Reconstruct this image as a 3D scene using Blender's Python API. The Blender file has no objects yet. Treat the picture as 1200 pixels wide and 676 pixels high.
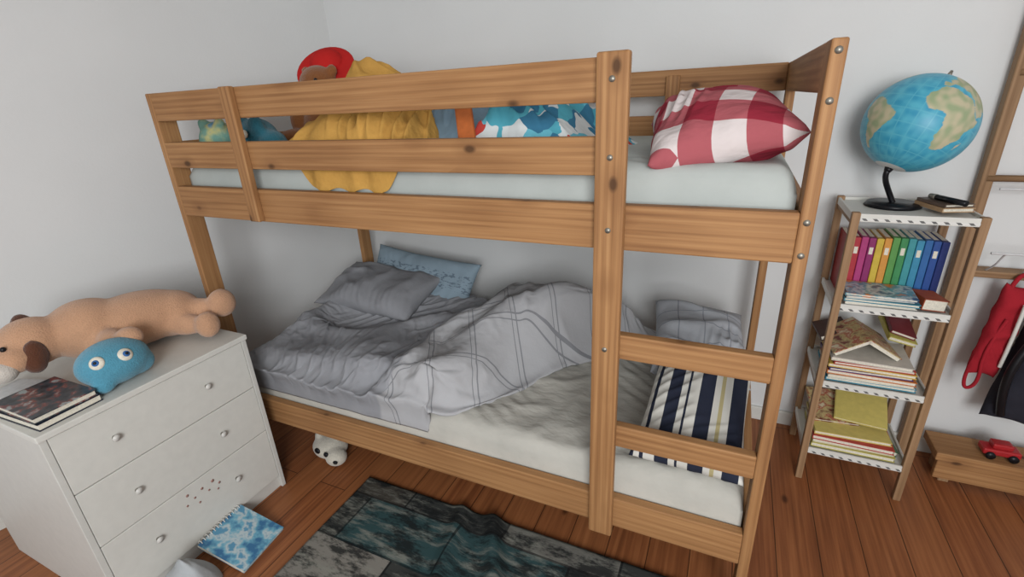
import bpy, bmesh, math, random
from mathutils import Vector, Matrix, noise, Euler
random.seed(4)
COL=bpy.context.scene.collection
# ------------------------------------------------------------ materials
def S(r,g,b):
    f=lambda c:(c/255/12.92) if c/255<=.04045 else ((c/255+.055)/1.055)**2.4
    return (f(r),f(g),f(b),1)
class M:
    def __init__(s,name,rough=.7,spec=.3):
        s.m=bpy.data.materials.new(name); s.m.use_nodes=True
        s.t=s.m.node_tree; s.b=s.t.nodes['Principled BSDF']
        s.b.inputs['Roughness'].default_value=rough
        s.b.inputs['Specular IOR Level'].default_value=spec
    def n(s,ty,**k):
        nd=s.t.nodes.new(ty)
        for a,v in k.items():
            if a in nd.inputs.keys(): nd.inputs[a].default_value=v
            else: setattr(nd,a,v)
        return nd
    def l(s,a,b): s.t.links.new(a,b)
    def coord(s,scale=(1,1,1),rot=(0,0,0),kind='Object',loc=(0,0,0)):
        c=s.n('ShaderNodeTexCoord'); m=s.n('ShaderNodeMapping')
        m.inputs['Scale'].default_value=scale; m.inputs['Rotation'].default_value=rot; m.inputs['Location'].default_value=loc
        s.l(c.outputs[kind],m.inputs[0]); return m.outputs[0]
    def ramp(s,fac,stops,const=False):
        r=s.n('ShaderNodeValToRGB'); e=r.color_ramp.elements
        if const: r.color_ramp.interpolation='CONSTANT'
        e[0].position,e[0].color=stops[0]; e[1].position,e[1].color=stops[-1]
        for p,c in stops[1:-1]:
            x=e.new(p); x.color=c
        s.l(fac,r.inputs[0]); return r.outputs[0]
    def mix(s,fac,a,b,mode='MIX'):
        x=s.n('ShaderNodeMix',data_type='RGBA',blend_type=mode)
        for sock,v in ((x.inputs[0],fac),(x.inputs[6],a),(x.inputs[7],b)):
            if hasattr(v,'links'): s.l(v,sock)
            else: sock.default_value=v
        return x.outputs[2]
    def math(s,op,a,b=0.0,c=0.0):
        x=s.n('ShaderNodeMath',operation=op)
        for i,v in enumerate((a,b,c)):
            if hasattr(v,'links'): s.l(v,x.inputs[i])
            else: x.inputs[i].default_value=v
        return x.outputs[0]
    def noise(s,vec,scale,detail=4,rough=.55):
        x=s.n('ShaderNodeTexNoise'); x.inputs['Scale'].default_value=scale; x.inputs['Detail'].default_value=detail; x.inputs['Roughness'].default_value=rough
        s.l(vec,x.inputs['Vector']); return x.outputs[0]
    def col(s,c):
        if hasattr(c,'links'): s.l(c,s.b.inputs['Base Color'])
        else: s.b.inputs['Base Color'].default_value=c
    def bump(s,h,strength=.3,dist=.01):
        x=s.n('ShaderNodeBump'); x.inputs['Strength'].default_value=strength; x.inputs['Distance'].default_value=dist
        s.l(h,x.inputs['Height']); s.l(x.outputs[0],s.b.inputs['Normal'])
def plain(name,c,rough=.6,var=.06,bs=60,bump=.1,spec=.3,metal=0):
    m=M(name,rough,spec); v=m.coord()
    n=m.noise(v,bs)
    a=tuple(min(1,x*(1+var)) for x in c[:3])+(1,); b=tuple(x*(1-var*2) for x in c[:3])+(1,)
    m.col(m.ramp(n,[(.3,b),(.7,a)])); m.bump(n,bump,.003); m.b.inputs['Metallic'].default_value=metal
    return m.m
def creases(m,v,sc=4.5,k=1.0):
    nz=m.n('ShaderNodeTexNoise'); nz.inputs['Scale'].default_value=sc*.8; nz.inputs['Detail'].default_value=3; m.l(v,nz.inputs['Vector'])
    wv=m.mix(.22,v,nz.outputs['Color'],'ADD')
    rn=m.n('ShaderNodeTexNoise'); rn.noise_type='RIDGED_MULTIFRACTAL'; rn.inputs['Scale'].default_value=sc; rn.inputs['Detail'].default_value=1; rn.inputs['Roughness'].default_value=.3; m.l(wv,rn.inputs['Vector'])
    return m.math('ADD',m.math('MULTIPLY',rn.outputs[0],.22*k),m.noise(v,sc*2.5,3,.45))
def fabric(name,c,var=.12,fold=.5,fs=16):
    m=M(name,.95,.1); v=m.coord(); n=m.noise(v,7,5); f=m.noise(v,400,2)
    m.col(m.ramp(n,[(.3,tuple(x*(1-var) for x in c[:3])+(1,)),(.7,tuple(min(1,x*(1+var)) for x in c[:3])+(1,))]))
    h=m.math('ADD',creases(m,v,fs/3),m.math('MULTIPLY',f,.05)); m.bump(h,fold,.02)
    return m.m
def plushm(name,c):
    m=M(name,1,.05); v=m.coord(); n=m.noise(v,220,3); k=m.noise(v,9,3)
    a=m.ramp(k,[(.3,tuple(x*.82 for x in c[:3])+(1,)),(.7,tuple(min(1,x*1.1) for x in c[:3])+(1,))])
    m.col(m.mix(.5,a,m.ramp(n,[(.35,tuple(x*.75 for x in c[:3])+(1,)),(.65,c)]))); m.bump(n,.6,.006)
    m.b.inputs['Sheen Weight'].default_value=.3
    return m.m
def wood(name,axis,dark,mid,light,rough=.42,knots=True):
    m=M(name,rough,.25); sc=[110,110,110]; sc[axis]=2.0
    wv=m.n('ShaderNodeTexWave'); wv.wave_type='BANDS'; wv.bands_direction='XYZ'[(axis+1)%3] if axis!=0 else 'Z'
    s3=[11,11,11]; s3[axis]=.7
    wv.inputs['Scale'].default_value=1.5; wv.inputs['Distortion'].default_value=5; wv.inputs['Detail'].default_value=3; wv.inputs['Detail Scale'].default_value=.8
    m.l(m.coord(tuple(s3)),wv.inputs['Vector'])
    n=m.noise(m.coord(tuple(sc)),1.0,4,.6)
    c=m.ramp(n,[(.28,dark),(.5,mid),(.72,light)])
    c=m.mix(.26,c,m.ramp(wv.outputs['Fac'],[(.05,dark),(.4,mid),(.9,light)]))
    big=m.noise(m.coord((2.5,2.5,2.5)),1.0,1)
    c=m.mix(.25,c,m.ramp(big,[(.35,dark),(.65,light)]))
    if knots:
        ks=[12,12,12]; ks[axis]=7
        vo=m.n('ShaderNodeTexVoronoi'); vo.inputs['Scale'].default_value=1.0; m.l(m.coord(tuple(ks)),vo.inputs['Vector'])
        sep=m.n('ShaderNodeSeparateColor'); m.l(vo.outputs['Color'],sep.inputs[0])
        sel=m.math('GREATER_THAN',sep.outputs[0],.5)
        k=m.ramp(vo.outputs['Distance'],[(.07,(1,1,1,1)),(.15,(0,0,0,1))])
        halo=m.ramp(vo.outputs['Distance'],[(.1,(1,1,1,1)),(.42,(0,0,0,1))])
        c=m.mix(m.math('MULTIPLY',m.math('MULTIPLY',halo,sel),.45),c,dark)
        c=m.mix(m.math('MULTIPLY',m.math('MULTIPLY',k,sel),.85),c,tuple(x*.35 for x in dark[:3])+(1,))
    m.col(c); m.bump(n,.08,.002); return m.m
BD,BM,BL=S(116,78,48),S(151,108,68),S(178,136,92)
WX,WY,WZ=[wood('pine_'+a,i,BD,BM,BL,.6) for i,a in enumerate('xyz')]
SD,SM_,SL=S(114,84,58),S(146,114,82),S(170,138,106)
TX,TY,TZ=[wood('birch_'+a,i,SD,SM_,SL,.6,False) for i,a in enumerate('xyz')]
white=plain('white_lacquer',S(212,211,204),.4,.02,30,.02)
whiteshade=plain('white_lacquer_shade',S(203,202,196),.45,.02,30,.02)  # same white lacquer, darkened to paint in shade on sides, back and plinth
steel=plain('steel',S(150,146,136),.45,.05,80,.05,.5,.8)
black=plain('black_plastic',S(22,22,26),.35)
paper=plain('paper',S(222,216,200),.8,.08,200,.2)
# ------------------------------------------------------------ mesh helpers
def mkobj(name,me,parent=None,mats=(),smooth=False):
    o=bpy.data.objects.new(name,me); COL.objects.link(o)
    for m in mats: me.materials.append(m)
    if smooth:
        for p in me.polygons: p.use_smooth=True
    if parent: o.parent=parent
    return o
def empty(name,loc=(0,0,0)):
    o=bpy.data.objects.new(name,None); COL.objects.link(o); o.empty_display_size=.1; o.location=loc; return o
def addbox(bm,lo,hi,mi=0,mat=None,bev=.0):
    t=bmesh.new(); bmesh.ops.create_cube(t,size=1)
    s=Vector([hi[i]-lo[i] for i in range(3)]); c=Vector([(hi[i]+lo[i])/2 for i in range(3)])
    for v in t.verts: v.co=Vector((v.co.x*s.x,v.co.y*s.y,v.co.z*s.z))+c
    if bev: bmesh.ops.bevel(t,geom=t.edges[:],offset=bev,segments=2,affect='EDGES',profile=.5)
    if mat: bmesh.ops.transform(t,matrix=mat,verts=t.verts[:])
    for f in t.faces: f.material_index=mi
    me=bpy.data.meshes.new('tmp'); t.to_mesh(me); t.free(); bm.from_mesh(me); bpy.data.meshes.remove(me)
def box(name,lo,hi,mat,parent=None,bev=.004,rot=None):
    bm=bmesh.new(); addbox(bm,lo,hi,0,rot,bev); me=bpy.data.meshes.new(name); bm.to_mesh(me); bm.free()
    return mkobj(name,me,parent,[mat])
def multi(name,parts,parent=None):
    bm=bmesh.new(); mats=[]
    for lo,hi,mt,mx,bv in parts:
        if mt not in mats: mats.append(mt)
        addbox(bm,lo,hi,mats.index(mt),mx,bv)
    me=bpy.data.meshes.new(name); bm.to_mesh(me); bm.free(); return mkobj(name,me,parent,mats)
def cyl(name,p0,p1,r0,r1,mat,parent=None,seg=24,bev=0):
    p0,p1=Vector(p0),Vector(p1); d=p1-p0
    bm=bmesh.new(); bmesh.ops.create_cone(bm,cap_ends=True,segments=seg,radius1=r0,radius2=r1,depth=d.length)
    if bev:
        ed=[e for e in bm.edges if e.calc_face_angle(0)>1]
        bmesh.ops.bevel(bm,geom=ed,offset=bev,segments=2,affect='EDGES')
    mx=Matrix.Translation((p0+p1)/2)@d.to_track_quat('Z','Y').to_matrix().to_4x4()
    bmesh.ops.transform(bm,matrix=mx,verts=bm.verts[:]); me=bpy.data.meshes.new(name); bm.to_mesh(me); bm.free()
    return mkobj(name,me,parent,[mat],True)
def tube(name,pts,r,mat,parent=None,closed=False):
    cu=bpy.data.curves.new(name,'CURVE'); cu.dimensions='3D'; cu.bevel_depth=r; cu.bevel_resolution=3; cu.resolution_u=8
    sp=cu.splines.new('NURBS'); sp.points.add(len(pts)-1); sp.order_u=3; sp.use_endpoint_u=True; sp.use_cyclic_u=closed
    for p,q in zip(sp.points,pts): p.co=(*q,1)
    o=bpy.data.objects.new(name,cu); COL.objects.link(o); cu.materials.append(mat)
    if parent: o.parent=parent
    return o
def blob(name,ells,mat,parent=None,voxel=.008,sm=6):
    bm=bmesh.new()
    for e in ells:
        c,r=e[0],e[1]; ro=Euler(e[2]) if len(e)>2 else Euler((0,0,0))
        mx=Matrix.Translation(c)@ro.to_matrix().to_4x4()@Matrix.Diagonal((*r,1))
        bmesh.ops.create_icosphere(bm,subdivisions=4,radius=1,matrix=mx)
    me=bpy.data.meshes.new(name); bm.to_mesh(me); bm.free(); o=mkobj(name,me,parent,[mat],True)
    md=o.modifiers.new('r','REMESH'); md.mode='VOXEL'; md.voxel_size=voxel; md.use_smooth_shade=True
    s=o.modifiers.new('s','SMOOTH'); s.factor=.6; s.iterations=sm
    return o
def ell(name,c,r,mat,parent=None,rot=(0,0,0)):
    bm=bmesh.new(); bmesh.ops.create_uvsphere(bm,u_segments=32,v_segments=18,radius=1,matrix=Matrix.Translation(c)@Euler(rot).to_matrix().to_4x4()@Matrix.Diagonal((*r,1)))
    me=bpy.data.meshes.new(name); bm.to_mesh(me); bm.free(); return mkobj(name,me,parent,[mat],True)
def ss(a,b,x):
    t=max(0,min(1,(x-a)/(b-a))); return t*t*(3-2*t)
def ridge(x,y,sc,seed=0.0,warp=.25):
    w=noise.noise(Vector((x*1.7*sc/4,y*1.7*sc/4,seed+7)))*warp*4/sc
    w2=noise.noise(Vector((x*1.7*sc/4+9,y*1.7*sc/4,seed+3)))*warp*4/sc
    n=noise.noise(Vector(((x+w)*sc,(y+w2)*sc,seed)))
    return math.exp(-(n*4.2)**2)
def pleat(x,y,ang,lam,seed,sharp=3.0):
    c,s=math.cos(ang),math.sin(ang); a=x*c+y*s
    ph=a*math.pi/lam+3.2*noise.noise(Vector((x*2.2,y*2.2,seed)))
    mk=ss(-.05,.3,noise.noise(Vector((x*2.6,y*2.6,seed+20))))
    return math.exp(-sharp*math.sin(ph)**2)*mk
def grid(name,nx,ny,f,mats,parent=None,thick=0,attr=None,close=None):
    vs=[];fs=[]
    for j in range(ny+1):
        for i in range(nx+1): vs.append(f(i/nx,j/ny))
    for j in range(ny):
        for i in range(nx):
            a=j*(nx+1)+i; fs.append((a,a+1,a+nx+2,a+nx+1))
    if close is not None:
        ring=[i for i in range(nx+1)]+[j*(nx+1)+nx for j in range(1,ny+1)]+[ny*(nx+1)+i for i in range(nx-1,-1,-1)]+[j*(nx+1) for j in range(ny-1,0,-1)]
        b=len(vs)
        for r in ring: vs.append((vs[r][0],vs[r][1],min(close,vs[r][2]-.002)))
        k=len(ring)
        for q in range(k): fs.append((ring[q],b+q,b+(q+1)%k,ring[(q+1)%k]))
    me=bpy.data.meshes.new(name); me.from_pydata(vs,[],fs); me.update()
    if attr:
        ca=me.color_attributes.new('mask','FLOAT_COLOR','POINT')
        k=0
        for j in range(ny+1):
            for i in range(nx+1):
                a=attr(i/nx,j/ny); ca.data[k].color=(a,a,a,1) if not isinstance(a,tuple) else a; k+=1
    o=mkobj(name,me,parent,mats,True)
    if thick:
        s=o.modifiers.new('t','SOLIDIFY'); s.thickness=thick; s.offset=-1
    return o
def pillow(name,loc,rot,size,mat,seed=0,wr=.012,n=64,p=2.6,parent=None,bend=0):
    w,h,t=size; vs=[];fs=[]
    def P(u,v,sg):
        a=(1-abs(u)**p)**.5*(1-abs(v)**p)**.5 if abs(u)<1 and abs(v)<1 else 0
        pin=1-.07*(1-u*u)*abs(v)**3; pin2=1-.07*(1-v*v)*abs(u)**3
        x=u*w/2*pin2; y=v*h/2*pin
        z=sg*a*t/2
        z+=(a**.5)*wr*(ridge(x,y,7,seed+sg)-.3)*sg + wr*1.2*noise.noise(Vector((x*5,y*5,seed)))
        z+=(a**.5)*wr*.5*sg*pleat(x*1.5,y*1.5,.6+seed,.05,seed)
        z+=bend*(u*u)
        return (x,y,z)
    for sg in (1,-1):
        for j in range(n+1):
            for i in range(n+1): vs.append(P(i/n*2-1,j/n*2-1,sg))
    N=(n+1)**2
    for k in range(2):
        for j in range(n):
            for i in range(n):
                a=k*N+j*(n+1)+i; q=(a,a+1,a+n+2,a+n+1); fs.append(q if k==0 else q[::-1])
    me=bpy.data.meshes.new(name); me.from_pydata(vs,[],fs)
    bm=bmesh.new(); bm.from_mesh(me); bmesh.ops.remove_doubles(bm,verts=bm.verts[:],dist=.0006); bm.to_mesh(me); bm.free()
    o=mkobj(name,me,parent,[mat],True); o.location=loc; o.rotation_euler=rot
    return o
def drape(o,colliders,frames=34,shrink=-.12,bend=1.0,dist=.006,pin=None):
    """let the cloth settle with Blender's cloth solver, then freeze the result"""
    try:
        sc=bpy.context.scene
        for c in colliders:
            m=c.modifiers.new('col','COLLISION'); c.collision.thickness_outer=.004; c.collision.cloth_friction=25
        m=o.modifiers.new('cloth','CLOTH'); s=m.settings
        s.quality=7; s.mass=.25; s.tension_stiffness=18; s.compression_stiffness=18; s.shear_stiffness=6; s.bending_stiffness=bend
        s.air_damping=3; s.shrink_min=shrink
        s.tension_damping=10; s.compression_damping=10; s.shear_damping=10; s.bending_damping=1
        if pin:
            vg=o.vertex_groups.new(name='pin'); vg.add(pin,1.0,'REPLACE'); s.vertex_group_mass='pin'; s.pin_stiffness=10
        m.collision_settings.distance_min=dist; m.collision_settings.collision_quality=3; m.collision_settings.use_self_collision=False
        m.point_cache.frame_start=1; m.point_cache.frame_end=frames+2
        for fr in range(1,frames+1): sc.frame_set(fr)
        dg=bpy.context.evaluated_depsgraph_get(); me=bpy.data.meshes.new_from_object(o.evaluated_get(dg),preserve_all_data_layers=True,depsgraph=dg)
        ok=all(abs(v.co.z)<3 and v.co.z>.2 for v in me.vertices)
        o.modifiers.clear()
        if ok: o.data=me
        for c in colliders: c.modifiers.remove(c.modifiers['col'])
        sc.frame_set(1)
        for p in o.data.polygons: p.use_smooth=True
    except Exception as ex:
        print('drape failed',ex); o.modifiers.clear()
def book(w,d,t,cover,mx):
    c=.0025
    return [((0,.0,c),(w-.004,d,t-c),paper,mx,0),((-.002,-.003,0),(w,d+.003,c),cover,mx,0),((-.002,-.003,t-c),(w,d+.003,t),cover,mx,0),((-.003,-.003,0),(0,d+.003,t),cover,mx,0)]
def TR(x,y,z,rz=0,rx=0,ry=0): return Matrix.Translation((x,y,z))@Euler((rx,ry,rz)).to_matrix().to_4x4()
def lines(m,s,period,w,off=0):
    fr=m.math('FRACT',m.math('ADD',m.math('DIVIDE',s,period),off)); return m.math('LESS_THAN',fr,w)
# ------------------------------------------------------------ room
wm=M('wall_paint',.9,.15); v=wm.coord(); n=wm.noise(v,90,4)
wm.col(wm.ramp(wm.noise(v,1.2,3),[(.3,S(212,213,212)),(.7,S(220,221,220))])); wm.bump(n,.12,.004); wallm=wm.m
fm=M('floorboards',.42,.3); v=fm.coord(rot=(0,0,math.pi/2))
br=fm.n('ShaderNodeTexBrick'); br.offset=.37; br.inputs['Scale'].default_value=1; br.inputs['Brick Width'].default_value=2.9; br.inputs['Row Height'].default_value=.135
br.inputs['Mortar Size'].default_value=.002; br.inputs['Mortar Smooth'].default_value=.3; br.inputs['Bias'].default_value=0
br.inputs['Color1'].default_value=(0,0,0,1); br.inputs['Color2'].default_value=(1,1,1,1); br.inputs['Mortar'].default_value=(.5,.5,.5,1); fm.l(v,br.inputs['Vector'])
g=fm.noise(fm.coord((60,1.6,30)),1.0,5,.6)
c=fm.ramp(g,[(.3,S(106,60,35)),(.5,S(137,82,49)),(.7,S(160,102,63))])
c=fm.mix(fm.math('MULTIPLY',br.outputs['Color'],.42),c,S(158,104,64))
vo=fm.n('ShaderNodeTexVoronoi'); vo.inputs['Scale'].default_value=1; fm.l(fm.coord((8,4.0,1)),vo.inputs['Vector'])
sp=fm.n('ShaderNodeSeparateColor'); fm.l(vo.outputs['Color'],sp.inputs[0])
k=fm.math('MULTIPLY',fm.ramp(vo.outputs['Distance'],[(.05,(1,1,1,1)),(.12,(0,0,0,1))]),fm.math('GREATER_THAN',sp.outputs[0],.45))
c=fm.mix(fm.math('MULTIPLY',k,.8),c,S(60,30,16))
c=fm.mix(fm.math('MULTIPLY',br.outputs['Fac'],.85),c,S(48,26,14))
fm.col(c); fm.bump(fm.math('SUBTRACT',fm.math('MULTIPLY',g,.2),br.outputs['Fac']),.3,.004)
box('floor',(-1.6,-3.2,-.1),(4.2,1.25,0),fm.m,bev=0)
box('wall_back',(-.6,1.12,0),(4.2,1.22,2.6),wallm,bev=0)
def wall_prism(name,x1,y1,x0,y0,t,z0,z1,mat):
    vs=[(x1,y1,z0),(x0,y0,z0),(x0-t,y0,z0),(x1-t,y1,z0)]; vs+=[(a,b,z1) for a,b,_ in vs]
    me=bpy.data.meshes.new(name); me.from_pydata(vs,[],[(0,1,2,3),(7,6,5,4),(0,4,5,1),(1,5,6,2),(2,6,7,3),(3,7,4,0)])
    bm=bmesh.new(); bm.from_mesh(me); bmesh.ops.recalc_face_normals(bm,faces=bm.faces[:]); bm.to_mesh(me); bm.free()
    return mkobj(name,me,None,[mat])
sl=.254
wall_prism('wall_left',-.17,1.12,-.17-sl*4.32,-3.2,.1,0,2.6,wallm)
wall_prism('baseboard_left',-.155,1.12,-.155-sl*4.32,-3.2,.015,0,.07,white)
box('baseboard_back',(-.15,1.105,0),(4.1,1.12,.07),white)
box('wall_right',(4.1,-3.2,0),(4.2,1.12,2.6),wallm,bev=0)
box('ceiling',(-1.6,-3.2,2.6),(4.2,1.25,2.7),wallm,bev=0)
# ------------------------------------------------------------ bunk bed
bed=empty('bunk_bed'); L=2.042; T=.028; W=.97; H=1.57; PD=.068
def part(n,lo,hi,m,bev=.004): return box(n,lo,hi,m,bed,bev)
colls=[]
for nm,x in (('left',0),('right',L-T)):
    a=part('post_front_'+nm,(x,0,0),(x+T,PD,H),WZ); b=part('post_back_'+nm,(x,W-PD,0),(x+T,W,H),WZ)
    if nm=='left': colls+=[a,b]
    part('end_board_top_'+nm,(x+.001,PD,1.478),(x+T-.001,W-PD,H),WY)
    part('end_board_side_'+nm,(x+.001,PD,1.146),(x+T-.001,W-PD,1.255),WY)
    part('end_board_low_'+nm,(x+.001,PD,.264),(x+T-.001,W-PD,.373),WY)
part('end_board_mid_left',(.001,PD,1.321),(T-.001,W-PD,1.408),WY)
RT=.026
part('rail_top_front',(T,0,1.479),(1.62,RT,H),WX); part('rail_mid_front',(T,0,1.321),(1.62,RT,1.408),WX)
part('rail_side_front',(T,0,1.146),(L-T,RT+.004,1.255),WX); colls.append(part('rail_low_front',(T,0,.264),(L-T,RT+.004,.373),WX))
part('rail_top_back',(T,W-RT,1.479),(L-T,W,H),WX); part('rail_mid_back',(T,W-RT,1.321),(L-T,W,1.408),WX)
part('rail_side_back',(T,W-RT,1.146),(L-T,W,1.255),WX); part('rail_low_back',(T,W-RT,.264),(L-T,W,.373),WX)
part('cleat_front',(.405,-.022,1.15),(.452,0,1.572),WZ); part('cleat_back',(1.61,W-RT-.022,1.15),(1.66,W-RT,1.55),WZ)
part('cleat_back_left',(.405,W-RT-.022,1.15),(.452,W-RT,1.55),WZ)
part('ladder_post',(1.594,-.026,.245),(1.664,0,1.578),WZ,.005)
for i,z in enumerate((.919,.636)): part('ladder_rung_%d'%i,(1.652,.0,z-.07),(L-T,.028,z),WX)
for i in range(13):
    x=.1+i*.152
    part('slat_up_%d'%i,(x,.03,1.15),(x+.06,.94,1.165),TY,.002); part('slat_low_%d'%i,(x,.03,.268),(x+.06,.94,.283),TY,.002)
def bolt(i,x,y,z): cyl('bolt_%d'%i,(x,y+.002,z),(x,y-.002,z),.0072,.0065,steel,bed,16)
bl=[(1.629,-.026,1.525),(1.629,-.026,1.365),(1.629,-.026,1.2),(1.629,-.026,.885)]
bl+=[(L-.014,0,z) for z in (1.55,1.465,1.235,1.165)]
for i,b in enumerate(bl): bolt(i,*b)
def mattress(name,x0,x1,y0,y1,z0,z1,mat,amp,seed):
    nx,ny,r=200,90,.045
    def f(u,v):
        x=x0+(x1-x0)*u; yy=y0+(y1-y0)*v
        ex=min(u,1-u)*(x1-x0); ey=min(v,1-v)*(y1-y0)
        def q(e): return r-math.sqrt(max(0,r*r-(r-e)**2)) if e<r else 0
        z=z1-min(q(ex)+q(ey),r*1.2)
        z+=amp*(ridge(x,yy,5,seed)-.3)*ss(0,.05,min(ex,ey))+amp*.9*noise.noise(Vector((x*3,yy*3,seed)))
        z+=amp*.8*pleat(x,yy,.9,.05,seed+2,2)*ss(0,.05,min(ex,ey))
        return (x,yy,z)
    return grid(name,nx,ny,f,[mat],bed,close=z0)
sheet_up=fabric('sheet_bluegrey',S(172,177,173),.06,.3,9)
sm_=M('sheet_pale',.95,.1); v=sm_.coord(); n=sm_.noise(v,5,4)
sm_.col(sm_.ramp(n,[(.3,S(172,170,162)),(.7,S(188,185,176))]))
sm_.bump(creases(sm_,sm_.coord(scale=(1,1.8,1),rot=(0,0,.7)),5.0,1.0),.45,.02)
mattress('mattress_up',.032,2.008,.052,.935,1.166,1.335,sheet_up,.006,3)
mattress('mattress_low',.032,2.008,.034,.935,.284,.475,sm_.m,.008,8)
# ------------------------------------------------------------ lower bedding
dm=M('duvet_grey_plaid',.95,.1); v=dm.coord(); at=dm.n('ShaderNodeAttribute',attribute_name='mask')
sm3=dm.n('ShaderNodeSeparateColor'); dm.l(at.outputs['Color'],sm3.inputs[0])
n=dm.noise(v,5,4)
grey=dm.ramp(n,[(.3,S(136,137,141)),(.7,S(152,153,157))])
gx,gy=sm3.outputs[1],sm3.outputs[2]
la=dm.math('MAXIMUM',lines(dm,gx,.15,.03),lines(dm,gy,.15,.03))
lb=dm.math('MAXIMUM',lines(dm,gx,.15,.02,.1),lines(dm,gy,.15,.02,.1))
pl=dm.mix(dm.math('MULTIPLY',dm.math('MAXIMUM',la,lb),.6),S(172,172,174),S(92,94,100))
dm.col(dm.mix(sm3.outputs[0],grey,pl))
dm.bump(dm.noise(v,14,4,.5),.25,.02)
def bnd(v): return .78+.25*v+.04*math.sin(v*12)
def duv(u,v,off=0):
    x1=.99+.60*v+.05*math.sin(v*9); x=.037+(x1-.037)*u; y=.031+.875*v
    ex=min(u*(x1),(1-u)*x1); ey=min(v,1-v)*.9
    e=ss(-.01,.08,min(ex,ey))
    h=.055+.035*noise.noise(Vector((x*3,y*3,2)))
    h+=.04*ridge(x*.9+y*.5,y*.8-x*.3,3.2,1)
    h+=.16*math.exp(-(((x-1.22)/.28)**2+((y-.66)/.22)**2))
    h+=.07*math.exp(-(((x-1.05)/.14)**2+((y-.42)/.3)**2))
    h+=.06*math.exp(-(((u-.9)/.07)**2))*(1-.2*v)
    b=bnd(v); h+=.05*math.exp(-(((x-b)/.05)**2))-.03*math.exp(-(((x-b+.09)/.035)**2))
    h+=.07*math.exp(-(((x-.22)/.24)**2+((y-.72)/.2)**2))
    h+=.03*math.exp(-(((x-.1)/.12)**2+((y-.3)/.3)**2))
    base=.388+.11*ss(0,.02,v)
    if off: return (x,y,base+e*(h-off)-.006)
    h+=.016*pleat(x,y,.35,.07,4,2)+.016*pleat(x,y,-.7,.06,9,2)+.004*noise.noise(Vector((x*20,y*20,1)))
    return (x,y-.006*(1-ss(0,.02,v)),base+e*h+.006)
def dmask(u,v):
    x,y,z=duv(u,v); b=bnd(v); c,s_=math.cos(.55),math.sin(.55)
    return (ss(b-.008,b+.008,x),max(0,x*c+y*s_),max(0,y*c-x*s_+2),1)
fill=grid('duvet_core',90,60,lambda u,v:duv(u,v,.02),[dm.m],close=.40)
mcol=box('mattress_proxy',(.034,.038,.3),(2.0,.93,.476),white,None,.02)
dv=grid('grey_duvet',150,100,duv,[dm.m],attr=dmask)
drape(dv,[fill,mcol]+colls,30,-.125,.5,.006,[i for i in range(151*2)])
bpy.data.objects.remove(fill); bpy.data.objects.remove(mcol)
md=dv.modifiers.new('thick','SOLIDIFY'); md.thickness=.014; md.offset=-1
md=dv.modifiers.new('sub','SUBSURF'); md.levels=1; md.render_levels=1
bp=M('pillow_blue',.95,.1); v=bp.coord(); sx=bp.n('ShaderNodeSeparateXYZ'); bp.l(v,sx.inputs[0])
dots=bp.math('GREATER_THAN',bp.noise(bp.coord((40,90,40)),1.0,2),.56)
inb=bp.math('MULTIPLY',bp.math('GREATER_THAN',sx.outputs[1],.0),bp.math('LESS_THAN',sx.outputs[1],.09))
bp.col(bp.mix(bp.math('MULTIPLY',bp.math('MULTIPLY',dots,inb),.6),S(138,156,168),S(70,84,100))); bp.bump(creases(bp,v,5),.4,.02)
pillow('blue_pillow',(.42,.85,.60),(1.0,0.08,-.04),(.66,.34,.12),bp.m,3)
pillow('grey_pillow',(.29,.68,.625),(.30,.05,.0),(.58,.36,.12),fabric('pillow_grey',S(144,145,149),.08,.45),6,.016)
pm=M('pillow_striped',.95,.1); v=pm.coord(); sx=pm.n('ShaderNodeSeparateXYZ'); pm.l(v,sx.inputs[0])
t=pm.math('ADD',pm.math('DIVIDE',sx.outputs[0],.34),.5)
NV,WHT,YL=S(42,46,60),S(202,200,192),S(176,164,122)
pm.col(pm.ramp(t,[(0,WHT),(.05,NV),(.09,WHT),(.14,NV),(.17,WHT),(.26,NV),(.37,WHT),(.42,NV),(.44,WHT),(.52,NV),(.64,WHT),(.69,YL),(.72,WHT),(.78,NV),(.90,WHT),(.95,NV)],True))
pm.bump(creases(pm,v,5),.3,.015)
pillow('striped_pillow',(1.855,.24,.575),(.20,.0,-.04),(.30,.46,.14),pm.m,11,.012)
lp=M('pillow_pale_check',.95,.1); v=lp.coord(); sx=lp.n('ShaderNodeSeparateXYZ'); lp.l(v,sx.inputs[0])
la=lp.math('MAXIMUM',lines(lp,sx.outputs[0],.09,.05),lines(lp,sx.outputs[1],.09,.05))
lp.col(lp.mix(lp.math('MULTIPLY',la,.5),S(168,171,176),S(90,94,104))); lp.bump(creases(lp,v,5),.4,.02)
pillow('checked_pillow',(1.83,.67,.595),(.3,.1,.15),(.34,.40,.18),lp.m,15,.018)
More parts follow.
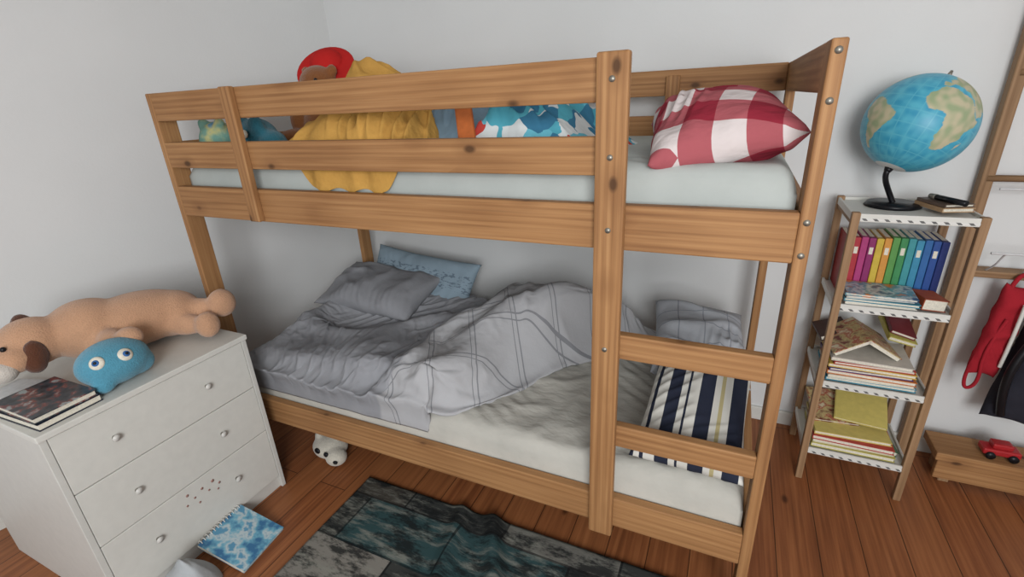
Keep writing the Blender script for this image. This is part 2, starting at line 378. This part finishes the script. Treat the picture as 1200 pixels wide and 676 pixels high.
# ------------------------------------------------------------ upper bedding
gm=M('pillow_red_gingham',.95,.1); v=gm.coord(rot=(0,0,.3)); sx=gm.n('ShaderNodeSeparateXYZ'); gm.l(v,sx.inputs[0])
a=lines(gm,sx.outputs[0],.135,.5,.2); b=lines(gm,sx.outputs[1],.135,.5,.3); s_=gm.math('ADD',a,b)
gm.col(gm.ramp(gm.math('DIVIDE',s_,2.0),[(0,S(206,196,194)),(.3,S(164,88,94)),(.8,S(138,42,56))],True)); gm.bump(creases(gm,gm.coord(scale=(1,2,1),rot=(0,0,-.5)),5,1.2),.6,.022)
pillow('red_checked_pillow',(1.825,.30,1.40),(.12,-.20,.12),(.33,.47,.17),gm.m,21,.022,p=2.2)
ym=fabric('blanket_yellow',S(190,146,76),.18,.8,20)
def yb(u,v):
    x=.49+.58*u; y0_=.046; y=y0_+.70*v; ex=min(u,1-u)*.58
    x+=.03*math.sin(v*8)*(1-abs(2*u-1)); 
    e=ss(-.01,.09,ex)
    top=1.33+.10+.19*math.exp(-(((x-.60)/.2)**2+((y-.46)/.19)**2))+.03*math.exp(-(((x-.75)/.3)**2+((y-.1)/.2)**2))
    top+=.05*ridge(x,y,5,33)+.025*ridge(x,y,11,3)+.03*pleat(x,y,.4,.04,6)-.03
    hang=ss(.10,.17,x-.49)*ss(.53,.46,x-.49)
    lowz=1.345-.087*hang+.006*math.sin(x*60)*hang
    if v<.16:
        q=v/.16
        z=lowz+(top-lowz)*math.sin(q*math.pi/2)**.8
        dp=.5+.5*math.sin(x*55+3*noise.noise(Vector((x*6,z*5,1))))
        y=y0_-.012*dp*(1-q)+.70*v*ss(.25,.96,q)
    else: z=top
    z=1.325+(z-1.325)*e if z>1.325 else z
    if v>.85: z=1.34+(z-1.34)*(1-ss(.85,1,v))
    return (x,y,z)
grid('yellow_blanket',170,200,yb,[ym],close=9)
cm=M('duvet_cartoon',.95,.1); v=cm.coord(); vo=cm.n('ShaderNodeTexVoronoi'); vo.inputs['Scale'].default_value=17; 
nz=cm.n('ShaderNodeTexNoise'); nz.inputs['Scale'].default_value=9; cm.l(v,nz.inputs['Vector']); cm.l(cm.mix(.12,v,nz.outputs['Color']),vo.inputs['Vector'])
sp=cm.n('ShaderNodeSeparateColor'); cm.l(vo.outputs['Color'],sp.inputs[0])
cm.col(cm.ramp(sp.outputs[0],[(0,S(84,164,182)),(.3,S(206,212,212)),(.62,S(104,180,198)),(.80,S(186,70,62)),(.87,S(60,116,146))],True)); cm.bump(creases(cm,v,6),.5,.02)
def cb(u,v):
    x=1.13+.47*u; y=.10+.6*v; e=ss(0,.25,min(u,(1-u)*.6,v*1.6,(1-v)))
    return (x,y,1.32+e*(.10+.05*(1-u)+.04*ridge(x,y,7,4)+.02*pleat(x,y,.9,.04,2)))
grid('cartoon_duvet',90,90,cb,[cm.m],close=1.315)
pillow('small_blue_cushion',(1.07,.30,1.41),(.75,0,.1),(.26,.24,.08),fabric('cushion_blue',S(120,144,160)),31)
multi('orange_picture_book',book(.045,.20,.014,plain('cover_orange',S(190,104,52)),TR(1.19,.09,1.347,.30,.85,-.25)))
e=empty('teal_plush_toy'); blob('body',[((.30,.17,1.40),(.075,.07,.075)),((.38,.16,1.385),(.05,.05,.05)),((.24,.15,1.44),(.045,.04,.05)),((.35,.13,1.45),(.03,.025,.035))],plushm('plush_teal',S(54,112,128)),e)
ell('eye_1',(.275,.095,1.425),(.012,.008,.014),paper,e); ell('eye_2',(.325,.098,1.425),(.012,.008,.014),paper,e)
e=empty('pastel_plush_ball'); 
pb=M('plush_pastel',1,.05); v=pb.coord(); pb.col(pb.ramp(pb.noise(v,14,2),[(.4,S(120,160,146)),(.5,S(190,186,130)),(.6,S(110,152,176))])); pb.bump(pb.noise(v,200,2),.5,.005)
blob('body',[((.105,.16,1.40),(.07,.07,.07)),((.06,.14,1.46),(.02,.02,.025)),((.15,.14,1.46),(.02,.02,.025))],pb.m,e)
e=empty('teddy_bear'); tb=plushm('plush_brown',S(140,90,54))
X,Y=.30,.52
blob('body',[((X,Y,1.43),(.10,.09,.11)),((X,Y-.01,1.585),(.08,.074,.074)),((X-.01,Y-.075,1.57),(.035,.03,.028)),((X-.07,Y,1.635),(.025,.015,.025)),((X+.07,Y,1.635),(.025,.015,.025)),
 ((X+.11,Y-.03,1.50),(.05,.035,.035)),((X+.18,Y-.04,1.54),(.05,.032,.032)),((X+.25,Y-.05,1.575),(.045,.03,.03)),((X+.34,Y-.06,1.60),(.055,.032,.032)),((X-.1,Y-.05,1.45),(.04,.04,.07)),((X-.07,Y-.12,1.38),(.05,.08,.045)),((X+.07,Y-.12,1.38),(.05,.08,.045))],tb,e)
rf=fabric('felt_red',S(184,40,38),.08,.2)
for i,q in enumerate((-.028,.028)): ell('eye_%d'%i,(X+q+.02,Y-.075,1.60),(.008,.006,.008),black,e)
ell('nose',(X-.008,Y-.105,1.578),(.011,.008,.009),black,e)
hd=Vector((.35,-1.0,1)).normalized()
hq=hd.to_track_quat('Z','Y').to_euler()
ell('hat_brim',(X+.005,Y+.035,1.645),(.122,.122,.012),rf,e,hq); ell('hat_crown',(X,Y+.055,1.66),(.07,.07,.06),rf,e,hq)
# ------------------------------------------------------------ dresser
d=empty('white_dresser'); fx=.272; bx=-.42; y0,y1=-.695,-.065; DH=.72
box('top_panel',(bx,y0-.004,DH-.02),(fx+.006,y1+.004,DH),white,d,.003)
box('side_near',(bx,y0,0),(fx,y0+.018,DH-.02),whiteshade,d,.002); box('side_far',(bx,y1-.018,0),(fx,y1,DH-.02),whiteshade,d,.002)
box('back_panel',(bx,y0+.018,.04),(bx+.01,y1-.018,DH-.02),whiteshade,d,0)
box('plinth',(fx-.03,y0+.018,0),(fx-.014,y1-.018,.055),whiteshade,d,.001)
dark=plain('gap_dark',S(110,108,104),.9)
box('carcass',(bx+.01,y0+.018,.055),(fx-.022,y1-.018,DH-.02),dark,d,0)
dz=[.058,.296,.500,.698]
for i in range(3):
    box('drawer_front_%d'%i,(fx-.02,y0+.019,dz[i]+.0015),(fx-.002,y1-.019,dz[i+1]-.0015),white,d,.002)
    for j,y in enumerate((-.248,-.541)):
        zz=(.19,.40,.605)[i]; cyl('knob_stem_%d%d'%(i,j),(fx-.003,y,zz),(fx+.010,y,zz),.006,.006,steel,d,16); cyl('knob_%d%d'%(i,j),(fx+.008,y,zz),(fx+.015,y,zz),.0115,.010,plain('knob_%d%d'%(i,j),S(206,204,198),.3),d,24,.002)
st=plain('sticker_brown',S(160,124,114),.5)
for i,(y,z,r) in enumerate([(-.42,.262,.005),(-.40,.235,.004),(-.37,.25,.005),(-.35,.225,.004),(-.39,.205,.004),(-.33,.25,.006),(-.31,.225,.005),(-.32,.205,.004),(-.43,.225,.004)]):
    cyl('sticker_%d'%i,(fx-.003,y,z),(fx-.0008,y,z),r,r,st,d,12)
e=empty('plush_dog'); pc=plushm('plush_peach',S(200,156,124))
blob('body',[((-.03,-.24,.82),(.12,.18,.095),(0,0,-.35)),((-.09,-.36,.83),(.12,.12,.10)),((.02,-.15,.81),(.10,.10,.085)),
 ((-.12,-.50,.84),(.09,.09,.08)),((-.03,-.40,.80),(.10,.04,.035),(0,0,.2)),((.08,-.375,.815),(.07,.04,.036),(0,.15,-.1)),((.15,-.36,.835),(.045,.038,.034)),
 ((.09,-.10,.81),(.09,.045,.045),(0,-.1,.5)),((.17,-.05,.83),(.045,.05,.055)),((.11,-.17,.785),(.09,.036,.04),(0,0,.35)),((.20,-.14,.785),(.038,.042,.05)),
 ((-.08,-.57,.82),(.06,.05,.045))],pc,e,.009)
eb=plushm('plush_earbrown',S(98,62,46))
blob('ear_near',[((-.045,-.525,.825),(.028,.03,.05),(.2,.3,0)),((-.035,-.54,.80),(.028,.03,.035))],eb,e); blob('ear_far',[((-.19,-.48,.86),(.03,.035,.06),(0,-.4,0))],eb,e)
ell('muzzle',(-.07,-.61,.80),(.05,.04,.035),plushm('plush_cream',S(208,200,190)),e); ell('nose',(-.04,-.645,.815),(.015,.012,.012),black,e)
ell('eye_1',(-.065,-.585,.865),(.008,.008,.008),black,e); ell('eye_2',(-.13,-.6,.87),(.008,.008,.008),black,e)
e=empty('blue_monster_plush'); bb=plushm('plush_blue',S(88,154,178)); C=Vector((.175,-.435,.79)); 
blob('body',[(C,(.086,.098,.070)),(C+Vector((.02,.05,-.025)),(.045,.05,.04)),(C+Vector((.04,-.06,-.04)),(.03,.03,.03))],bb,e)
cv=(Vector((1.88,-1.1,1.3))-C).normalized(); side=Vector((0,0,1)).cross(cv).normalized()
for i,q in enumerate((-.38,.40)):
    n_=(cv*.86+side*q+Vector((0,0,.30))).normalized(); P=C+Vector((n_.x*.083,n_.y*.095,n_.z*.068)); r=n_.to_track_quat('Z','Y').to_euler()
    ell('eye_white_%d'%i,P,(.020,.020,.010),paper,e,r); ell('iris_%d'%i,P+n_*.007,(.010,.010,.006),plain('iris%d'%i,S(50,100,160)),e,r); ell('pupil_%d'%i,P+n_*.011,(.005,.005,.004),black,e,r)
bc=M('cover_dark_art',.35,.5); v=bc.coord(); bc.col(bc.ramp(bc.noise(v,30,4),[(.35,S(28,34,42)),(.5,S(60,70,76)),(.58,S(120,60,54)),(.66,S(150,160,160))]))
navy=plain('cover_navy',S(30,36,52),.4)
multi('stacked_comics',book(.225,.15,.022,navy,TR(.03,-.685,.72,.05))+book(.215,.145,.018,bc.m,TR(.035,-.68,.743,.02)))
multi('notebook',book(.14,.10,.014,plain('cover_white',S(212,214,214)),TR(-.10,-.66,.721,.3)))
# ------------------------------------------------------------ floor items
cl=M('calendar_cover',.4,.4); v=cl.coord(); cl.col(cl.ramp(cl.noise(v,17,3),[(.38,S(60,110,150)),(.48,S(110,168,190)),(.56,S(186,198,200)),(.62,S(90,146,176))]))
e=empty('spiral_notebook'); mx=TR(.295,-.455,.075,0.12,0,.33)
multi('pages',[((0,0,0),(.20,.19,.002),cl.m,mx,0),((.0,0,-.010),(.198,.19,-.0005),paper,mx,0),((0,0,-.013),(.20,.19,-.0105),cl.m,mx,0),((.05,.03,.0021),(.11,.16,.0028),cl.m,mx,0)],e)
for i in range(13):
    y=.012+i*.0138; pts=[mx@Vector((.0+.010*math.cos(a),y,-.004+.012*math.sin(a))) for a in [k*math.pi/4 for k in range(8)]]
    tube('ring_%d'%i,pts,.0016,white,e,True)
def bag(u,v):
    a=u*2*math.pi; r=v
    x=.382+.090*r*math.cos(a)*(1+.2*noise.noise(Vector((math.cos(a),math.sin(a),1)))); y=-.555+.095*r*math.sin(a)
    z=.004+.12*(1-r*r)**.7 if r<1 else .004
    z+=.03*ridge(x*1,y*1,12,2)*(1-r)**.5
    return (x,y,z)
grid('crumpled_cloth',80,30,bag,[fabric('cloth_grey',S(176,180,182),.1,.6)])
# rug
rm=M('rug_patchwork',.95,.08); v=rm.coord((1/.42,1/.21,1)); 
sx=rm.n('ShaderNodeSeparateXYZ'); rm.l(v,sx.inputs[0])
row=rm.math('FLOOR',sx.outputs[1]); xo=rm.math('ADD',sx.outputs[0],rm.math('FRACT',rm.math('MULTIPLY',row,.618)))
ci=rm.math('FLOOR',xo); cb_=rm.n('ShaderNodeCombineXYZ'); rm.l(ci,cb_.inputs[0]); rm.l(row,cb_.inputs[1])
wn=rm.n('ShaderNodeTexWhiteNoise'); rm.l(cb_.outputs[0],wn.inputs[0])
base=rm.ramp(wn.outputs['Value'],[(0,S(60,62,60)),(.2,S(52,76,78)),(.36,S(108,106,100)),(.5,S(72,68,62)),(.66,S(54,78,80)),(.78,S(128,125,118)),(.9,S(66,70,66))],True)
g=rm.noise(rm.coord((4,20,1)),1.0,7,.72)
c=rm.mix(rm.ramp(g,[(.49,(0,0,0,1)),(.63,(.75,.75,.75,1))]),base,S(136,137,128))
g2=rm.noise(rm.coord((6,16,1),loc=(3,1,0)),1.0,7,.74); c=rm.mix(rm.ramp(g2,[(.47,(0,0,0,1)),(.58,(.88,.88,.88,1))]),c,S(32,34,35))
fy=rm.math('FRACT',sx.outputs[1]); fx_=rm.math('FRACT',xo)
edge=rm.math('MAXIMUM',rm.math('LESS_THAN',fy,.04),rm.math('LESS_THAN',fx_,.02))
rm.col(rm.mix(rm.math('MULTIPLY',edge,.7),c,S(24,24,26))); rm.bump(g,.3,.004)
def rug(u,v):
    x=.60+1.5*u; y=.09-1.45*v
    def fold(px,py,dx,dy,w,h,len_):
        n=math.hypot(dx,dy); dx/=n; dy/=n; a=(x-px)*dx+(y-py)*dy; b=-(x-px)*dy+(y-py)*dx
        return h*math.exp(-(b/w)**2)*math.exp(-(a/len_)**4)
    z=.010+fold(1.12,-.14,.25,-1,.03,.03,.3)+fold(1.30,-.12,.45,-.9,.03,.04,.28)+.004*noise.noise(Vector((x*4,y*4,0)))
    return (x,y,max(.006,z))
grid('patchwork_rug',160,150,rug,[rm.m],thick=.005)
e=empty('white_plush_toy'); blob('head',[((.33,.15,.055),(.085,.07,.052)),((.40,.11,.045),(.05,.045,.04)),((.28,.14,.10),(.02,.015,.025)),((.36,.17,.10),(.02,.015,.025))],plushm('plush_white',S(206,200,186)),e)
ell('eye_1',(.32,.085,.07),(.016,.008,.014),black,e); ell('eye_2',(.375,.08,.07),(.013,.008,.012),black,e); ell('nose',(.43,.073,.05),(.012,.008,.008),black,e)
# ------------------------------------------------------------ shelf
s=empty('shelf_unit'); X0,X1,Y0,Y1,SH=2.25,2.60,.75,1.06,1.10; q=.024
for nm,x,y in (('fl',X0,Y0),('fr',X1-q,Y0),('bl',X0,Y1-q),('br',X1-q,Y1-q)):
    box('leg_'+nm,(x,y,0),(x+q,y+q,SH),TZ,s,.003)
wz=M('tray_zigzag',.5,.3); v=wz.coord(); sx=wz.n('ShaderNodeSeparateXYZ'); wz.l(v,sx.inputs[0])
a=lines(wz,wz.math('ADD',wz.math('ADD',sx.outputs[0],sx.outputs[1]),sx.outputs[2]),.030,.38); wz.col(wz.mix(wz.math('MULTIPLY',a,.85),S(216,215,210),S(40,40,44)))
tz=[1.085,.765,.452,.146]
for i,z in enumerate(tz):
    box('tray_%d'%i,(X0+.004,Y0+.006,z-.012),(X1-.004,Y1-.004,z),white,s,.001)
    box('lip_front_%d'%i,(X0+q,Y0+.002,z-.014),(X1-q,Y0+.010,z+.012),white,s,.001)
    box('band_front_%d'%i,(X0+q,Y0+.0005,z-.010),(X1-q,Y0+.0025,z-.003),wz.m,s,0)
    box('lip_left_%d'%i,(X0+.002,Y0+q,z-.014),(X0+.010,Y1-q,z+.010),white,s,.001)
    box('lip_right_%d'%i,(X1-.010,Y0+q,z-.014),(X1-.002,Y1-q,z+.010),white,s,.001)
    box('lip_back_%d'%i,(X0+q,Y1-.010,z-.014),(X1-q,Y1-.002,z+.010),white,s,.001)
for i,z in enumerate((1.055,.42)):
    box('brace_l_%d'%i,(X0+.004,Y0+q,z),(X0+.018,Y1-q,z+.02),TY,s); box('brace_r_%d'%i,(X1-.018,Y0+q,z),(X1-.004,Y1-q,z+.02),TY,s)
def cov(c,i=[0]): i[0]+=1; return plain('cover_%d'%i[0],S(*c),.45,.05,40,.02)
rb=[(150,40,44),(170,50,60),(170,60,116),(136,44,98),(200,172,66),(206,144,66),(90,146,76),(64,136,84),(64,144,150),(60,136,168),(50,100,158),(44,78,144),(40,56,116)]
parts=[]; x=X0+.03
for i,c in enumerate(rb):
    w=.0215; h=.215+random.uniform(-.004,.004)
    parts+= [((x,.905,.767),(x+w,1.045,.767+h),cov(c),None,.003),((x+.004,.93,.767+.003),(x+w-.004,1.044,.767+h+.0005),paper,None,0)]
    parts+= [((x+.005,.9042,.767+h*.72),(x+w-.005,.906,.767+h*.84),paper,None,0)] if i%2 else []
    x+=w+.0012
multi('rainbow_book_row',parts)
def pile(name,z,specs):
    parts=[]
    for (x,y,w,d_,t,c,rz) in specs:
        parts+=book(w,d_,t,cov(c) if isinstance(c,tuple) else c,TR(x,y,z,rz)); z+=t+.0006
    multi(name,parts); return z
art=M('cover_art',.35,.4); v=art.coord(); art.col(art.ramp(art.noise(v,22,3),[(.35,S(60,90,120)),(.46,S(190,196,196)),(.55,S(70,140,160)),(.65,S(200,120,66))])); art=art.m
art2=M('cover_art_warm',.4,.4); v=art2.coord(); art2.col(art2.ramp(art2.noise(v,24,3),[(.35,S(110,50,44)),(.48,S(190,174,124)),(.56,S(164,80,62)),(.66,S(206,196,164))])); art2=art2.m
pile('picture_book_pile',.777,[(2.29,.765,.20,.14,.010,(224,220,210),.02),(2.285,.765,.21,.135,.012,(60,130,150),-.03),(2.29,.762,.19,.13,.008,(206,206,200),.05),(2.285,.765,.20,.13,.010,art,-.06)])
multi('orange_toy_book',book(.07,.09,.04,plain('cover_rust',S(150,72,44)),TR(2.505,.78,.777,.2,0,.1)))
z=pile('lying_book_pile',.462,[(2.285,.775,.27,.21,.014,(60,140,166),.0),(2.29,.77,.26,.20,.012,(216,210,194),.02),(2.285,.775,.265,.20,.016,(196,112,50),-.02),(2.29,.77,.25,.20,.012,(80,60,116),.03),(2.285,.775,.26,.2,.014,(206,174,80),-.02),(2.30,.77,.24,.19,.012,(180,70,60),.02),(2.29,.775,.24,.19,.014,(196,190,180),-.04)])
op=[]
for sg in (-1,1):
    mx=TR(2.395,.79,z+.078,.12)@Euler((0,sg*.55,0)).to_matrix().to_4x4()
    lo,hi=(0,.125) if sg>0 else (-.125,0)
    op+=[((lo,0,-.003),(hi,.2,0),art2,mx,0),((lo+.003,.004,-.016),(hi-.003,.196,-.003),paper,mx,0)]
multi('open_book',op)
multi('leaning_books',book(.10,.13,.02,cov((70,48,44)),TR(2.27,.90,z,.1,0,-.35))+book(.09,.14,.016,cov((190,180,96)),TR(2.475,.90,z+.04,.1,.2,.25))+book(.08,.13,.014,cov((116,44,52)),TR(2.48,.91,z+.065,.05,.2,.3)))
z=pile('magazine_pile',.157,[(2.285,.77,.27,.22,.018,(190,180,96),0),(2.29,.775,.26,.21,.016,(216,210,184),.02),(2.285,.77,.26,.21,.018,(176,64,54),-.02),(2.29,.78,.25,.2,.014,(210,192,112),.04)])
multi('yellow_booklets',book(.16,.17,.012,art2,TR(2.29,.85,z,.1,.25))+book(.17,.16,.012,cov((204,188,108)),TR(2.36,.86,z+.02,-.12,.35))+book(.06,.16,.02,cov((70,106,74)),TR(2.51,.80,z-.05,.1,0,.3)))
# globe
G=empty('desk_globe'); GC=Vector((2.413,.95,1.358)); GR=.153
africa=[(-17,15),(-16,21),(-10,29),(-6,35),(10,37),(20,32),(32,31),(35,27),(43,12),(51,11),(48,4),(40,-4),(40,-15),(35,-20),(33,-27),(27,-33),(19,-34),(15,-26),(12,-17),(13,-8),(9,0),(9,4),(2,6),(-8,4),(-14,9)]
same=[(-78,8),(-72,12),(-60,9),(-50,1),(-36,-6),(-39,-17),(-48,-26),(-57,-36),(-65,-42),(-69,-52),(-74,-50),(-72,-35),(-70,-18),(-77,-12),(-81,-4)]
eur=[(-9,37),(-9,43),(-1,44),(-4,48),(4,52),(8,57),(5,60),(15,69),(28,71),(45,67),(70,72),(110,75),(140,72),(178,67),(160,60),(142,54),(130,42),(121,38),(121,28),(108,20),(106,10),(100,8),(97,17),(88,22),(80,10),(73,18),(66,25),(56,26),(57,20),(45,13),(38,22),(35,32),(27,37),(22,38),(14,44),(18,40),(12,42),(3,43),(-1,37)]
nam=[(-168,66),(-155,71),(-120,70),(-85,70),(-80,62),(-62,56),(-66,45),(-76,36),(-81,27),(-90,29),(-97,25),(-95,18),(-84,10),(-79,8),(-90,14),(-105,20),(-117,33),(-124,42),(-130,54),(-150,60)]
aus=[(114,-22),(122,-17),(131,-12),(142,-11),(146,-19),(153,-28),(148,-38),(136,-34),(118,-35)]
grn=[(-55,60),(-70,77),(-30,83),(-18,76),(-40,64)]
mad=[(44,-20),(49,-13),(49,-18),(46,-25)]
def inside(p,poly):
    x,y=p; c=False; j=len(poly)-1
    for i in range(len(poly)):
        xi,yi=poly[i]; xj,yj=poly[j]
        if (yi>y)!=(yj>y) and x<(xj-xi)*(y-yi)/(yj-yi)+xi: c=not c
        j=i
    return c
def gcol(la,lo):
    p=(lo+1.5*noise.noise(Vector((lo*.2,la*.2,0))),la+1.5*noise.noise(Vector((lo*.2,la*.2,5))))
    n=noise.noise(Vector((lo*.12,la*.12,1)))
    if la<-72: return S(216,220,218)
    for poly in (africa,same,eur,nam,aus,grn,mad):
        if inside(p,poly):
            if poly is grn: return S(220,222,218)
            a=S(190,182,152); b=S(150,164,128); t=max(0,min(1,.45+n*1.4))
            return tuple(a[i]*(1-t)+b[i]*t for i in range(3))+(1,)
    a=S(54,150,184); b=S(86,176,198); t=max(0,min(1,.5+n)); 
    if abs(la%15)<.4 or abs(lo%15)<.4: return S(92,176,196)
    return tuple(a[i]*(1-t)+b[i]*t for i in range(3))+(1,)
gmt=M('globe_map',.4,.4); at=gmt.n('ShaderNodeAttribute',attribute_name='map'); gmt.col(at.outputs['Color'])
NU,NV_=360,180; vs=[];cs=[];fs=[]
for j in range(NV_+1):
    la=-90+180*j/NV_
    for i in range(NU):
        lo=-180+360*i/NU; a,b=math.radians(la),math.radians(lo); vs.append((math.cos(a)*math.cos(b),math.cos(a)*math.sin(b),math.sin(a))); cs.append(gcol(la,lo))
for j in range(NV_):
    for i in range(NU): a=j*NU+i; b=j*NU+(i+1)%NU; fs.append((a,b,b+NU,a+NU))
def LL(la,lo): a,b=math.radians(la),math.radians(lo); return Vector((math.cos(a)*math.cos(b),math.cos(a)*math.sin(b),math.sin(a)))
la0,lo0=-14,-10; n0=LL(la0,lo0); e0=Vector((-math.sin(math.radians(lo0)),math.cos(math.radians(lo0)),0)); u0=n0.cross(e0)
Dv=(Vector((1.88,-1.1,1.495))-GC).normalized(); ex=Vector((0,0,1)).cross(Dv).normalized(); uy=Dv.cross(ex); ro=math.radians(-18)
e1=ex*math.cos(ro)+uy*math.sin(ro); u1=-ex*math.sin(ro)+uy*math.cos(ro)
A=Matrix((n0,e0,u0)).transposed(); B=Matrix((Dv,e1,u1)).transposed(); Rg=B@A.transposed()
me=bpy.data.meshes.new('sphere'); me.from_pydata([tuple(GC+Rg@(Vector(v)*GR)) for v in vs],[],fs); ca=me.color_attributes.new('map','FLOAT_COLOR','POINT')
for i,c in enumerate(cs): ca.data[i].color=c
mkobj('sphere',me,G,[gmt.m],True)
NP=Rg@Vector((0,0,1)); cyl('top_pin',GC+NP*GR*.99,GC+NP*(GR+.02),.008,.004,steel,G,16)
SP=GC-NP*(GR+.012); cyl('bottom_cap',GC-NP*GR*.99,SP,.014,.01,black,G,20)
bz=tz[0]+.001; BC=Vector((2.40,.955,bz))
tube('stem',[SP+NP*.004,SP-NP*.015,Vector((BC.x-.02,BC.y,bz+.05)),Vector((BC.x,BC.y,bz+.012))],.009,black,G)
cyl('base',BC,BC+Vector((0,0,.014)),.085,.075,black,G,48,.003)
multi('small_books',book(.09,.13,.014,cov((176,144,110)),TR(2.50,.82,1.097,.3))+book(.085,.12,.01,cov((100,84,74)),TR(2.505,.825,1.112,.35)))
e=empty('black_marker'); cyl('body',(2.545,.80,1.131),(2.50,.90,1.131),.009,.009,black,e); cyl('cap',(2.50,.90,1.131),(2.49,.925,1.131),.0095,.008,steel,e)
# ------------------------------------------------------------ wooden rack right
r=empty('wooden_storage_rack')
box('post_left_back',(2.655,1.06,0),(2.69,1.10,2.1),TZ,r); box('post_right_back',(3.35,1.06,0),(3.385,1.10,2.1),TZ,r)
for i,z in enumerate((1.50,1.17)): cyl('rung_%d'%i,(2.67,1.065,z),(3.37,1.065,z),.011,.011,TX,r)
box('board_mid',(2.69,1.035,.825),(3.35,1.10,.85),TX,r)
wl=plain('white_wire',S(206,206,206),.4)
for i in range(6): tube('hook_wire_%d'%i,[(2.74+i*.1,1.05,.85),(2.74+i*.1,1.0,.88),(2.74+i*.1,.965,.93),(2.74+i*.1,.95,.94)],.003,wl,r)
tube('wire_rail',[(2.70,.95,.94),(3.0,.95,.94),(3.36,.95,.94)],.004,wl,r); tube('wire_rail_b',[(2.70,1.03,1.14),(3.0,1.03,1.14),(3.36,1.03,1.14)],.004,wl,r)
b_=empty('low_wooden_bench'); box('seat',(2.72,.90,.115),(3.4,1.05,.15),WX,b_); box('apron',(2.73,.905,.03),(3.39,.93,.115),WX,b_)
for i,(x,y) in enumerate(((2.76,.93),(3.34,.93),(2.76,1.01),(3.34,1.01))): box('leg_%d'%i,(x,y,0),(x+.035,y+.035,.115),TZ,b_)
redm=fabric('bag_red',S(160,38,48),.12,.4)
e=empty('red_bag'); pillow('body',(2.815,1.0,.64),(1.5,.14,.25),(.10,.36,.06),redm,41,parent=e)
tube('handle_a',[(2.80,1.0,.79),(2.82,1.02,.86),(2.86,1.02,.84),(2.85,1.0,.78)],.007,redm,e)
tube('strap_hang',[(2.81,.97,.70),(2.77,.955,.58),(2.79,.96,.44),(2.755,.97,.40),(2.75,.975,.5),(2.78,.98,.62)],.006,redm,e)
tube('lining',[(2.84,.965,.76),(2.835,.955,.64),(2.83,.96,.52)],.006,white,e)
e=empty('black_backpack'); pillow('body',(2.935,.99,.50),(1.5,.10,-.1),(.16,.42,.12),fabric('bag_black',S(48,48,56)),42,parent=e)
tube('strap_1',[(2.90,.94,.70),(2.85,.92,.6),(2.84,.92,.45),(2.87,.94,.34)],.013,black,e); tube('strap_2',[(2.92,1.05,.84),(2.92,1.0,.8),(2.94,.98,.70)],.008,black,e)
tube('strap_pale',[(2.93,.925,.70),(2.90,.915,.55),(2.93,.92,.40)],.006,white,e)
pillow('colourful_bag',(3.09,.97,.60),(1.5,-.05,.1),(.13,.38,.08),art,43)
# toy blocks and a red toy car resting on the bench
e=empty('red_toy_car'); tc=plain('toy_red',S(170,40,44),.35)
box('body',(2.86,.93,.165),(2.97,.985,.19),tc,e,.006); box('cabin',(2.885,.936,.19),(2.945,.979,.212),tc,e,.006)
for i,(x,y) in enumerate(((2.882,.928),(2.948,.928),(2.882,.987),(2.948,.987))): cyl('wheel_%d'%i,(x,y-.006,.1655),(x,y+.006,.1655),.0145,.0145,black,e,20)
# ------------------------------------------------------------ camera & light
cam=bpy.data.cameras.new('camera'); co=bpy.data.objects.new('camera',cam); COL.objects.link(co)
r2,u2,f2=Vector((.9113,.4092,-.0460)),Vector((-.1118,.3535,.9287)),Vector((-.3963,.8411,-.3679))
mx=Matrix((r2,u2,-f2)).transposed().to_4x4(); mx.translation=(1.8823,-1.1032,1.4951); co.matrix_world=mx
cam.sensor_width=36; cam.lens=36*560.06/1200; cam.clip_start=.02; bpy.context.scene.camera=co
def area(name,loc,tgt,sx,sy,p,c):
    l=bpy.data.lights.new(name,'AREA'); l.shape='RECTANGLE'; l.size=sx; l.size_y=sy; l.energy=p; l.color=c
    o=bpy.data.objects.new(name,l); COL.objects.link(o); o.location=loc; o.rotation_euler=(Vector(tgt)-Vector(loc)).to_track_quat('-Z','Y').to_euler()
area('window_light',(2.7,-2.8,1.8),(1.0,.8,.9),1.2,1.3,86,(.97,.985,1))
w=bpy.data.worlds.new('world'); bpy.context.scene.world=w; w.use_nodes=True
w.node_tree.nodes['Background'].inputs[0].default_value=(.92,.96,1,1); w.node_tree.nodes['Background'].inputs[1].default_value=.72
bpy.context.scene.view_settings.view_transform='Standard'
